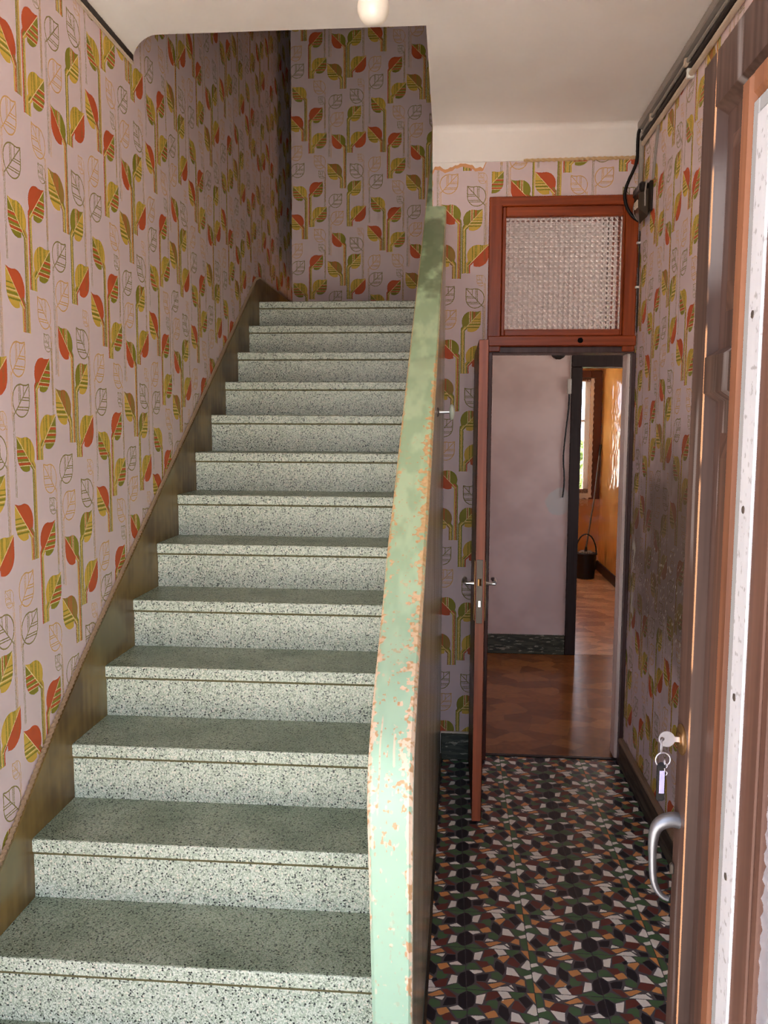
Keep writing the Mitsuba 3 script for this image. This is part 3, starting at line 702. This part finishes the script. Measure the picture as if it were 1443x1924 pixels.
for zz in (1.10, .905): put('screw', lathe([(0, 0), (.004, 0), (.003, .002), (0, .0022)], 12, 'y', (DX0 + .017, DY0 - .0042, zz)), 'dull_steel', fp, smooth=40)
put('escutcheon', bx(DX1 + .0, DX1 + .004, DY0 + .025, DY0 + .06, .88, 1.135, .0015), 'brass', 'door_2')
put('escutcheon', bx(DX0 - .004, DX0, DY0 + .025, DY0 + .06, .88, 1.135, .0015), 'brass', 'door_2')
for s, x0 in ((1, DX1 + .004), (-1, DX0 - .004)):
    yk, zk = DY0 + .042, 1.037
    put('lever', cat(tube([(x0, yk, zk), (x0 + s * .028, yk, zk), (x0 + s * .040, yk, zk)], [.0085, .0065, .008], 12),
                     tube(smooth_path([(x0 + s * .036, yk - .006, zk + .004), (x0 + s * .040, yk + .03, zk + .007), (x0 + s * .040, yk + .07, zk + .006), (x0 + s * .034, yk + .11, zk)], 16), np.linspace(.010, .008, 16), 12)), 'chrome', 'door_2', smooth=50)
for zz in (.25, 1.05, 1.85): put('hinge', lathe([(0, 0), (.008, 0), (.008, .09), (0, .09)], 12, 'z', (DX1 + .012, DY1 - .006, zz)), 'dull_steel', 'door_2', smooth=40)

# baseboards in the hall
struct('baseboard_end', 'dark marbled skirting on the end wall')
put('board', bx(-.03, .112, YE - .016, YE, 0, .135, .003), 'marble_dark', 'baseboard_end')
put('plaster_edge', cat(bx(-.03, .114, YE - .013, YE, .135, .146, .003), bx(.108, .122, YE - .014, YE, .03, .146, .004)), 'plaster_white', 'baseboard_end')
struct('baseboard_right', 'dark stained skirting along the right wall')
put('board', bx(XR - .018, XR, YF, YE - .02, 0, .125, .004), 'dark_skirt', 'baseboard_right')
put('ledge', bx(XR - .026, XR, YF, YE - .02, .125, .147, .006), 'skirt_ledge', 'baseboard_right')

# ------------------------------------------------------------------ cables and fuse box on the right wall, ceiling lamp
t = thing('cable_casing', 'grey flat cable casing in the corner of ceiling and right wall', 'cable casing')
put('cover', bx(XR - .03, XR, .9, YE - .01, 3.085, 3.118, .004), 'cable_grey', t)
t = thing('cable', 'thin grey cable running below the casing along the right wall', 'cable')
put('sheath', tube([(XR - .012 + .002 * math.sin(y * 3), y, 3.062 + .004 * math.sin(y * 2.3)) for y in np.linspace(.9, YE - .03, 40)], .0075, 8), 'cable_grey', t, smooth=60)
for y in (2.85, 3.35, 3.9): put('clip', bx(XR - .026, XR - .001, y - .006, y + .006, 3.045, 3.078, .002), 'cable_beige', t)
t = thing('cable', 'dark tube standing for the shaded gap between the grey cable and the beige conduit', 'cable')
put('sheath', tube([(XR - .012, y, 3.032) for y in np.linspace(.9, YE - .03, 20)], .010, 8), 'cable_dark', t, smooth=60)  # dark tube stands in for the gap, its shade given as colour
t = thing('conduit', 'beige conduit along the top edge of the right wall paper', 'conduit')
put('pipe', tube([(XR - .012, y, 3.003 + .004 * math.sin(y * 1.7)) for y in np.linspace(.9, YE - .06, 40)], .0105, 10), 'cable_beige', t, smooth=60)
for y in (3.3, 2.5): put('saddle', bx(XR - .028, XR - .001, y - .008, y + .008, 2.985, 3.02, .002), 'clip_white', t)
t = thing('conduit', 'grey conduit dropping from the ceiling to the fuse box', 'conduit')
put('pipe', tube([(XR - .012, YE - .035, z) for z in (3.06, 2.95, 2.85, 2.80)], .012, 10), 'cable_grey', t, smooth=60)
t = thing('cable', 'brown cable dropping down the wallpaper to the right side of the fuse box', 'cable')
put('sheath', tube(smooth_path([(XR - .008, 3.80, 3.0), (XR - .006, 3.83, 2.93), (XR - .006, 3.86, 2.84), (XR - .007, 3.87, 2.79)], 16), .006, 8), 'cable_grey', t, smooth=60)
t = thing('cable', 'black cable looping from the ceiling corner round the fuse box', 'cable')
put('sheath', tube(smooth_path([(XR - .02, YE - .014, 3.09), (XR - .028, YE - .02, 3.0), (XR - .034, YE - .028, 2.93), (XR - .062, YE - .034, 2.86), (XR - .082, YE - .036, 2.80), (XR - .078, YE - .042, 2.74), (XR - .045, YE - .05, 2.68), (XR - .02, YE - .055, 2.66)], 50), .0075, 10), 'cable_black', t, smooth=60)
t = thing('fuse_box', 'old black fuse box with brass contacts high on the right wall', 'fuse box')
put('base', bx(XR - .018, XR, 3.88, 4.07, 2.655, 2.79, .006), 'bakelite', t)
hk = put('housing', hull([(XR - .018, y, z) for y in (3.90, 4.05) for z in (2.64, 2.76)] + [(XR - .055, y, z) for y in (3.925, 4.02) for z in (2.68, 2.745)] + [(XR - .038, 3.97, 2.622)]), 'bakelite_brown', t, smooth=20)
put('cap', bx(XR - .056, XR - .018, 3.905, 4.05, 2.748, 2.792, .008), 'bakelite', t)
for y in (3.93, 3.962): put('contact', bx(XR - .062, XR - .053, y, y + .024, 2.685, 2.718, .003), 'cable_beige', hk)
put('rim', tube(smooth_path([(XR - .02, 4.056, 2.795), (XR - .042, 4.060, 2.74), (XR - .046, 4.058, 2.69), (XR - .03, 4.05, 2.66)], 20), .0035, 8), 'cable_grey', t, smooth=60)
put('rim', tube([(XR - .03, 3.888, 2.79), (XR - .036, 3.884, 2.74), (XR - .034, 3.886, 2.68)], .0035, 8), 'cable_grey', t, smooth=60)
t = thing('cable', 'thin dark cable with white clips beside the inner door frame', 'cable')
put('sheath', tube([(XR - .006, YE - .026, z) for z in np.linspace(2.62, 2.15, 12)], .004, 8), 'cable_dark', t, smooth=60)
for z in (2.565, 2.36): put('clip', bx(XR - .020, XR - .001, YE - .036, YE - .021, z - .005, z + .005, .002), 'clip_white', t)
t = thing('cable_casing', 'dark flat cable casing where the left wall paper meets the ceiling cove', 'cable casing')
for a, b in ((.9, 2.05), (2.055, 2.72), (2.725, 3.10)): put('cover', bx(XL + .001, XL + .011, a, b, 3.018, 3.044, .003), 'cable_dark', t)
put('edge', bx(XL + .001, XL + .013, .9, 3.10, 3.0085, 3.0175, .002), 'cable_beige', t)
t = thing('ceiling_lamp', 'opal bulb hanging from the hall ceiling in front of the stair opening', 'lamp')
lx, ly, lz = -.208, 2.2, 2.702
put('bulb', lathe([(0, 0), (.012, .001), (.024, .006), (.034, .016), (.040, .030), (.041, .044), (.038, .058), (.030, .074), (.021, .088), (.016, .100), (.015, .112), (0, .112)], 32, 'z', (lx, ly, lz)), 'opal', t, smooth=60)
put('socket', lathe([(0, .108), (.020, .108), (.021, .135), (.016, .155), (.006, .165), (0, .165)], 24, 'z', (lx, ly, lz)), 'bakelite', t, smooth=40)
put('cord', tube([(lx, ly, lz + .16), (lx, ly, 3.0), (lx, ly, 3.11)], .004, 8), 'cable_dark', t, smooth=60)
put('rose', lathe([(0, 3.09 - lz), (.035, 3.095 - lz), (.042, 3.12 - lz), (0, 3.12 - lz)], 24, 'z', (lx, ly, lz)), 'clip_white', t, smooth=40)

# ------------------------------------------------------------------ street door leaf, swung open into the hall on the right
struct('door_1', 'brown street door leaf swung open at the right, its glazed casement edged with white metal')
LXF, LY0, LY1, LZ1 = .366, .505, 1.312, 2.215
leaf = bx(LXF, LXF + .042, LY0, LY1, .015, LZ1, .003)
def recess(y0, y1, z0, z1, d=.018, b=.012):
    return hull([(LXF - .001, y, z) for y in (y0, y1 ) for z in (z0 - b * 1.05, z1 + b * 1.05)] + [(LXF + d, y, z) for y in (y0, y1 - .002) for z in (z0, z1)])
leaf = leaf - recess(.60, 1.25, .20, 1.725) - recess(.60, 1.25, 1.80, 2.125)
put('leaf', leaf, 'door_dark', 'door_1')
put('field', hull([(LXF + .018, y, z) for y in (.65, 1.222) for z in (.24, 1.68)] + [(LXF + .008, y, z) for y in (.65, 1.190) for z in (.27, 1.645)]), 'door_brown', 'door_1')
put('field', hull([(LXF + .018, y, z) for y in (.65, 1.222) for z in (1.85, 2.09)] + [(LXF + .008, y, z) for y in (.65, 1.190) for z in (1.885, 2.06)]), 'door_brown', 'door_1')
CX = .346
def frame(y0, y1, z0, z1, w, x0, x1, c): return [bx(x0, x1, y0, y0 + w, z0, z1, c), bx(x0, x1, y1 - w, y1, z0, z1, c), bx(x0, x1, y0 + w, y1 - w, z0, z0 + w, c), bx(x0, x1, y0 + w, y1 - w, z1 - w, z1, c)]
for q in frame(.51, 1.069, .30, 2.10, .038, CX - .004, LXF + .02, .008): lab(put('casement_moulding', q, 'door_orange', 'door_1', smooth=30), 'lighter orange-brown moulding')
for q in frame(.548, 1.031, .338, 2.062, .019, CX - .001, LXF + .018, .002): put('edging_lip', q, 'grey_alu', 'door_1')
for q in frame(.567, 1.0125, .357, 2.043, .040, CX - .0025, LXF + .018, .0015): lab(put('edging_strip', q, 'white_alu', 'door_1'), 'white metal edging strip')
for q in frame(.607, .9725, .397, 2.003, .049, CX, LXF + .018, .002): put('casement_frame', q, 'door_face', 'door_1')
for q in frame(.6595, .920, .4495, 1.9505, .017, CX + .001, LXF + .018, .002): put('glazing_bead', q, 'door_face', 'door_1')
lab(put('gap', bx(CX + .012, LXF + .016, .656, .9235, .446, 1.954), 'dark_gap', 'door_1'), 'dark shadow gap between frame and glazing bead')
for z in (1.816, 1.591, 1.365, 1.139, .915, .69, .47): put('screw', lathe([(0, -.0012), (.0045, -.0008), (.005, .001), (0, .001)], 14, 'x', (CX - .0025, .997, z)), 'screw_steel', 'door_1', smooth=40)
def rippled():
    ny, nz = 40, 200
    Y, Z = np.meshgrid(np.linspace(.676, .904, ny), np.linspace(.466, 1.934, nz), indexing='ij')
    X = CX + .006 + .0022 * np.sin(Z * 260 + 60 * Y + 2 * np.sin(Y * 55)) * (.6 + .4 * np.sin(Y * 90 + Z * 23))
    v = np.stack([X, Y, Z], -1).reshape(-1, 3); i, j = np.meshgrid(np.arange(ny - 1), np.arange(nz - 1), indexing='ij')
    q = np.stack([i * nz + j, (i + 1) * nz + j, (i + 1) * nz + j + 1, i * nz + j + 1], -1).reshape(-1, 4)
    return trimesh.Trimesh(v, np.vstack([q[:, [0, 1, 2]], q[:, [0, 2, 3]]]), process=False)
mat('ripple_glass', principled(srgb(150, 146, 152), 0.15, 0.8))
lab(put('pane', rippled(), 'ripple_glass', 'door_1', smooth=True), 'white rippled glass pane')
# lever handle, lock rosette
hz = 1.072
pts = smooth_path([(LXF + .002, 1.282, hz), (LXF - .018, 1.282, hz), (LXF - .031, 1.282, hz - .008), (LXF - .0385, 1.282, hz - .034), (LXF - .038, 1.282, hz - .075), (LXF - .034, 1.281, hz - .105), (LXF - .024, 1.280, hz - .122), (LXF - .012, 1.279, hz - .128)], 48)
rad = np.interp(np.linspace(0, 1, 48), [0, .15, .3, .5, .8, 1], [.0125, .0115, .0085, .0065, .0055, .0045])
put('pull_handle', tube(pts, rad, 16), 'aluminium', 'door_1', smooth=60)
put('keyhole_rosette', cat(lathe([(.009, 0), (.024, 0), (.024, -.002), (.020, -.004), (.011, -.004), (.009, -.002)], 32, 'x', (LXF, 1.283, 1.204)), lathe([(0, 0), (.010, 0), (.010, -.006), (0, -.006)], 20, 'x', (LXF, 1.283, 1.204))), 'brass', 'door_1', smooth=40)
put('latch_stud', bx(LXF - .006, LXF, 1.295, 1.305, .975, .992, .002), 'dull_steel', 'door_1')
# keys hanging in the lock
t = thing('key_bunch', 'nickel key in the street door lock, a ring and dark tag hanging from it', 'keys')
kb = Point(0, 0).buffer(.0125, quad_segs=10).union(sbox(.008, -.004, .022, .004)).difference(Point(-.007, 0).buffer(.0035))
km = extr(kb, 'y', 1.2815, 1.2840); km.vertices = km.vertices + [LXF - .0235, 0, 1.204]
put('key', km, 'nickel', t)
def ring(c, r_, rr, ax): 
    th_ = np.linspace(0, 2 * math.pi, 33); a, b = ax
    return tube([np.array(c) + r_ * (math.cos(q) * np.array(a) + math.sin(q) * np.array(b)) for q in th_], rr, 8, False)
kx = LXF - .0305
put('link', ring((kx, 1.2828, 1.193), .0105, .0011, ((.35, .9, 0), (0, 0, 1))), 'nickel', t, smooth=60)
put('ring', ring((kx + .002, 1.281, 1.171), .0115, .0013, ((1, .1, 0), (0, 0, 1))), 'nickel', t, smooth=60)
put('chain', cat(*[ring((kx + .004 + .001 * (i % 2), 1.279, 1.168 - i * .006), .0036, .0009, (((1, 0, 0), (0, 0, 1)) if i % 2 else ((0, 1, 0), (0, 0, 1)))) for i in range(4)]), 'nickel', t, smooth=60)
tag = hull([(kx - .007 + a, 1.2785 + b, z) for a in (0, .0125) for b in (-.002, .002) for z in (1.163, 1.108)] + [(kx - .004, 1.2785, 1.1045), (kx + .002, 1.2785, 1.1045), (kx - .003, 1.2785, 1.168), (kx + .001, 1.2785, 1.168)])
put('tag', tag, 'black_plastic', t, smooth=20)
put('tag_label', bx(kx - .0035, kx + .0045, 1.2758, 1.2768, 1.118, 1.155, .0004), 'lilac_paper', t)

# ------------------------------------------------------------------ back room and kitchen beyond
YP = 6.19
struct('floor_back', 'brown parquet-pattern lino of the back room'); put('body', bx(.0, 2.4, YE + .06, YP + .02, -.15, .002), 'lino', 'floor_back')
struct('floor_kitchen'); put('body', bx(.0, 1.80, YP + .02, 10.12, -.15, .0), 'lino_lit', 'floor_kitchen')
struct('trim_threshold'); put('body', bx(.17, .88, YE + .05, YE + .075, -.01, .006, .002), 'black_wood', 'trim_threshold')
struct('ceiling_back'); put('body', bx(-.0, 2.5, YE + .12, YP + .12, 2.95, 3.1), 'ceiling_paint', 'ceiling_back')
struct('wall_back_room_right'); put('body', extr(sbox(YE + .12, -.15, YP, 2.95).difference(sbox(4.7, .9, 5.9, 2.3)), 'x', 2.4, 2.5), 'pink_plaster', 'wall_back_room_right')  # unseen window opening added to light the back room
struct('wall_back_room_front'); put('body', bx(XR + .15, 2.5, YE, YE + .12, -.15, 3.1), 'pink_plaster', 'wall_back_room_front')
struct('wall_partition', 'pinkish plaster wall of the back room beside the kitchen doorway')
put('body', extr(sbox(-.0, -.15, 2.5, 2.95).difference(sbox(.88, -1, 1.72, 2.215)), 'y', YP, YP + .12), 'pink_plaster', 'wall_partition')
struct('baseboard_partition', 'dark green marbled skirting in the back room')
put('board', bx(.0, .872, YP - .016, YP, .002, .15, .003), 'marble_dark', 'baseboard_partition')
struct('trim_kitchen', 'near-black frame of the kitchen doorway')
put('post', bx(.873, .950, YP - .02, YP + .13, .0025, 2.139, .004), 'black_wood', 'trim_kitchen')
put('post', bx(1.68, 1.73, YP - .02, YP + .13, .0025, 2.139, .004), 'black_wood', 'trim_kitchen')
put('head', bx(.873, 1.73, YP - .02, YP + .13, 2.1395, 2.227, .004), 'black_wood', 'trim_kitchen')
KX, KY = 1.80, 10.12
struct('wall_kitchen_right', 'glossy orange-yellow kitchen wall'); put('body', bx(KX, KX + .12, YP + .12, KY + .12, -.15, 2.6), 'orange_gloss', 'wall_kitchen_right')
struct('wall_kitchen_back'); WK = sbox(-.6, -.15, KX, 2.6).difference(sbox(-.35, .98, 1.66, 2.26))  # window extended to the left, unseen, to brighten the kitchen
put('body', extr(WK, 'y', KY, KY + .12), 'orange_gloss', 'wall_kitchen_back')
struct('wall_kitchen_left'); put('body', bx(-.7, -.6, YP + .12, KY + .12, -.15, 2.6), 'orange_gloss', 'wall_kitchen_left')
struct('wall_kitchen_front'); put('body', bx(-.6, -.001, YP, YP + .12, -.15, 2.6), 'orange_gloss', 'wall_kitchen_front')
put('body', bx(-.6, .0, YP + .12, 10.12, -.15, .0), 'lino', 'floor_pantry'); struct('floor_pantry')
struct('ceiling_kitchen'); put('body', bx(-.6, KX, YP + .12, KY, 2.425, 2.6), 'white_paint', 'ceiling_kitchen')
struct('baseboard_kitchen', 'dark brown kitchen skirting board'); put('board', bx(KX - .018, KX, YP + .2, KY, 0, .115, .003), 'black_wood', 'baseboard_kitchen')
put('board', bx(-.6, KX - .018, KY - .016, KY, 0, .10, .003), 'black_wood', 'baseboard_kitchen')
struct('window_2', 'kitchen window in a wide brown wooden surround')
put('surround', bx(1.66, 1.79, KY - .03, KY + .1, .86, 2.39, .006), 'window_wood', 'window_2')
put('surround', bx(-.44, -.35, KY - .03, KY + .1, .86, 2.39, .006), 'window_wood', 'window_2')
put('lintel', bx(-.35, 1.66, KY - .03, KY + .1, 2.26, 2.39, .006), 'window_wood', 'window_2')
put('sill', bx(-.35, 1.66, KY - .03, KY + .1, .86, .98, .006), 'window_wood', 'window_2')
put('stile', bx(1.60, 1.66, KY + .02, KY + .06, .98, 2.26, .004), 'white_paint', 'window_2')
put('stile', bx(-.35, -.30, KY + .02, KY + .06, .98, 2.26, .004), 'white_paint', 'window_2')
for mx in (.32, .97): put('mullion', bx(mx, mx + .05, KY + .02, KY + .06, .98, 2.26, .004), 'white_paint', 'window_2')
for bx0, bx1 in ((-.30, .32), (.37, .97), (1.02, 1.60)): put('bar', bx(bx0, bx1, KY + .025, KY + .055, 1.78, 1.81, .003), 'white_paint', 'window_2')
put('pane', bx(-.30, 1.60, KY + .038, KY + .0385, .98, 2.26), 'clear_glass', 'window_2')
t = thing('lace_curtain', 'white net curtain with a lace border and fringe at the kitchen window', 'curtain')
cy = KY - .036
def cbar(x0, x1, z0, z1, ph=0): return bx(x0, x1, cy - .0006, cy + .0006, z0, z1)
put('net', cat(*[cbar(1.0, 1.66, z, z + .0015) for z in np.arange(.90, 2.28, .018)] + [cbar(x, x + .0015, .90, 2.28) for x in np.arange(1.0, 1.66, .018)]), 'lace', t)
labels[t + '__net'] = {'kind': 'stuff'}
bord = [(1.655, .88), (1.655, 2.30)] + [(1.70 - .012 * abs(math.sin(z * 46)), z) for z in np.linspace(2.30, .88, 120)]
put('border', extr(Polygon(bord).buffer(0), 'y', cy - .001, cy + .001), 'lace', t)
hem = [(1.0, .93), (1.66, .93)] + [(x, .855 + .02 * abs(math.sin(x * 40))) for x in np.linspace(1.66, 1.0, 80)]
put('hem', extr(Polygon(hem).buffer(0), 'y', cy - .001, cy + .001), 'lace', t)
put('fringe', cat(*[bx(x, x + .003, cy - .001, cy + .001, .79 + .02 * math.sin(x * 90), .875) for x in np.arange(1.0, 1.66, .012)]), 'lace', t)
labels[t + '__fringe'] = {'kind': 'stuff'}
put('rail', tube([(.96, cy - .002, 2.30), (1.3, cy - .002, 2.30), (1.71, cy - .002, 2.30)], .005, 8), 'dull_steel', t, smooth=60)
t = thing('bush', 'sunlit green bush outside the kitchen window', 'bush')
rb = np.random.default_rng(11)
def leaves(c, rad, n, s):
    d = rb.normal(size=(n, 3)); d /= np.linalg.norm(d, axis=1, keepdims=True); p = c + d * rad * rb.uniform(.5, 1, (n, 1)) ** .5
    a = rb.normal(size=(n, 3)); a /= np.linalg.norm(a, axis=1, keepdims=True); b = np.cross(a, d); b /= np.linalg.norm(b, axis=1, keepdims=True)
    v = np.stack([p - a * s, p + b * s * .45, p + a * s, p - b * s * .45], 1).reshape(-1, 3); q = np.arange(4 * n).reshape(-1, 4)
    return trimesh.Trimesh(v, np.vstack([q[:, [0, 1, 2]], q[:, [0, 2, 3]]]), process=False)
put('foliage', leaves(np.array([2.0, 13.5, .95]), np.array([.6, .5, .62]), 3000, .07), 'leaf_green', t)
labels[t + '__foliage'] = {'kind': 'stuff'}
put('stem', tube([(2.0, 13.5, -.2), (2.0, 13.5, .3), (2.02, 13.45, .8)], [.05, .04, .02], 8), 'stem_brown', t, smooth=60)
struct('garden'); put('body', bx(-6, 8, KY + .12, 30, -.4, -.2), 'ground', 'garden')
# cleaning bucket and mop in the kitchen corner
t = thing('bucket', 'black plastic bucket with a raised handle in the kitchen corner', 'bucket')
bc = (1.558, 9.52, 0.0)
put('pail', lathe([(0, 0), (.098, 0), (.102, .01), (.118, .27), (.126, .272), (.127, .288), (.118, .290), (.112, .28), (.096, .02), (0, .02)], 32, 'z', bc), 'bucket_black', t, smooth=40)
th_ = np.linspace(0, math.pi, 24)
put('handle', tube([(bc[0] + .118 * math.cos(a), bc[1], .27 + .235 * math.sin(a)) for a in th_], .0075, 8), 'bucket_black', t, smooth=60)
put('wringer', lathe([(0, .255), (.10, .255), (.112, .29), (.085, .30), (.06, .285), (0, .28)], 24, 'z', bc), 'cable_dark', t, smooth=40)
t = thing('mop', 'mop with a long metal stick standing in the bucket and leaning into the corner', 'mop')
put('stick', tube([(1.555, 9.50, .345), (1.68, 9.78, .90), (1.782, 10.06, 1.50)], .0095, 10), 'dull_steel', t, smooth=60)
put('ferrule', tube([(1.548, 9.487, .29), (1.552, 9.493, .32), (1.557, 9.504, .36)], [.02, .018, .012], 12), 'bucket_black', t, smooth=60)
put('grip', tube([(1.762, 10.0, 1.385), (1.775, 10.035, 1.452), (1.786, 10.066, 1.512)], .0125, 10), 'bucket_black', t, smooth=60)
put('strings', cat(*[tube([(1.55 + .03 * math.cos(a), 9.49 + .03 * math.sin(a), .30), (1.55 + .06 * math.cos(a), 9.49 + .06 * math.sin(a), .315), (1.55 + .075 * math.cos(a), 9.49 + .075 * math.sin(a), .295)], .007, 6) for a in np.linspace(0, 6.1, 18)]), 'mop_grey', t, smooth=60)
# small electrics on the partition wall
t = thing('switch_box', 'small white switch box at the edge of the plaster wall', 'switch')
put('case', bx(.842, .872, YP - .03, YP, 1.945, 2.055, .004), 'switch_plastic', t)
put('feed', bx(.863, .871, YP - .012, YP, 2.055, 2.24, .002), 'switch_plastic', t)
t = thing('cable', 'loose black cable hanging from the switch box down the plaster wall', 'cable')
put('sheath', tube(smooth_path([(.858, YP - .014, 1.95), (.858, YP - .012, 1.85), (.846, YP - .012, 1.72), (.832, YP - .011, 1.55), (.830, YP - .011, 1.45), (.838, YP - .011, 1.36), (.838, YP - .012, 1.27), (.830, YP - .012, 1.19)], 50), .0055, 8), 'cable_black', t, smooth=60)
t = thing('junction_box', 'round dark junction box high on the plaster wall behind the inner door head', 'junction box')
put('lid', lathe([(0, -.028), (.045, -.026), (.055, -.016), (.056, 0), (0, 0)], 28, 'y', (.775, YP, 2.25)), 'bakelite', t, smooth=40)
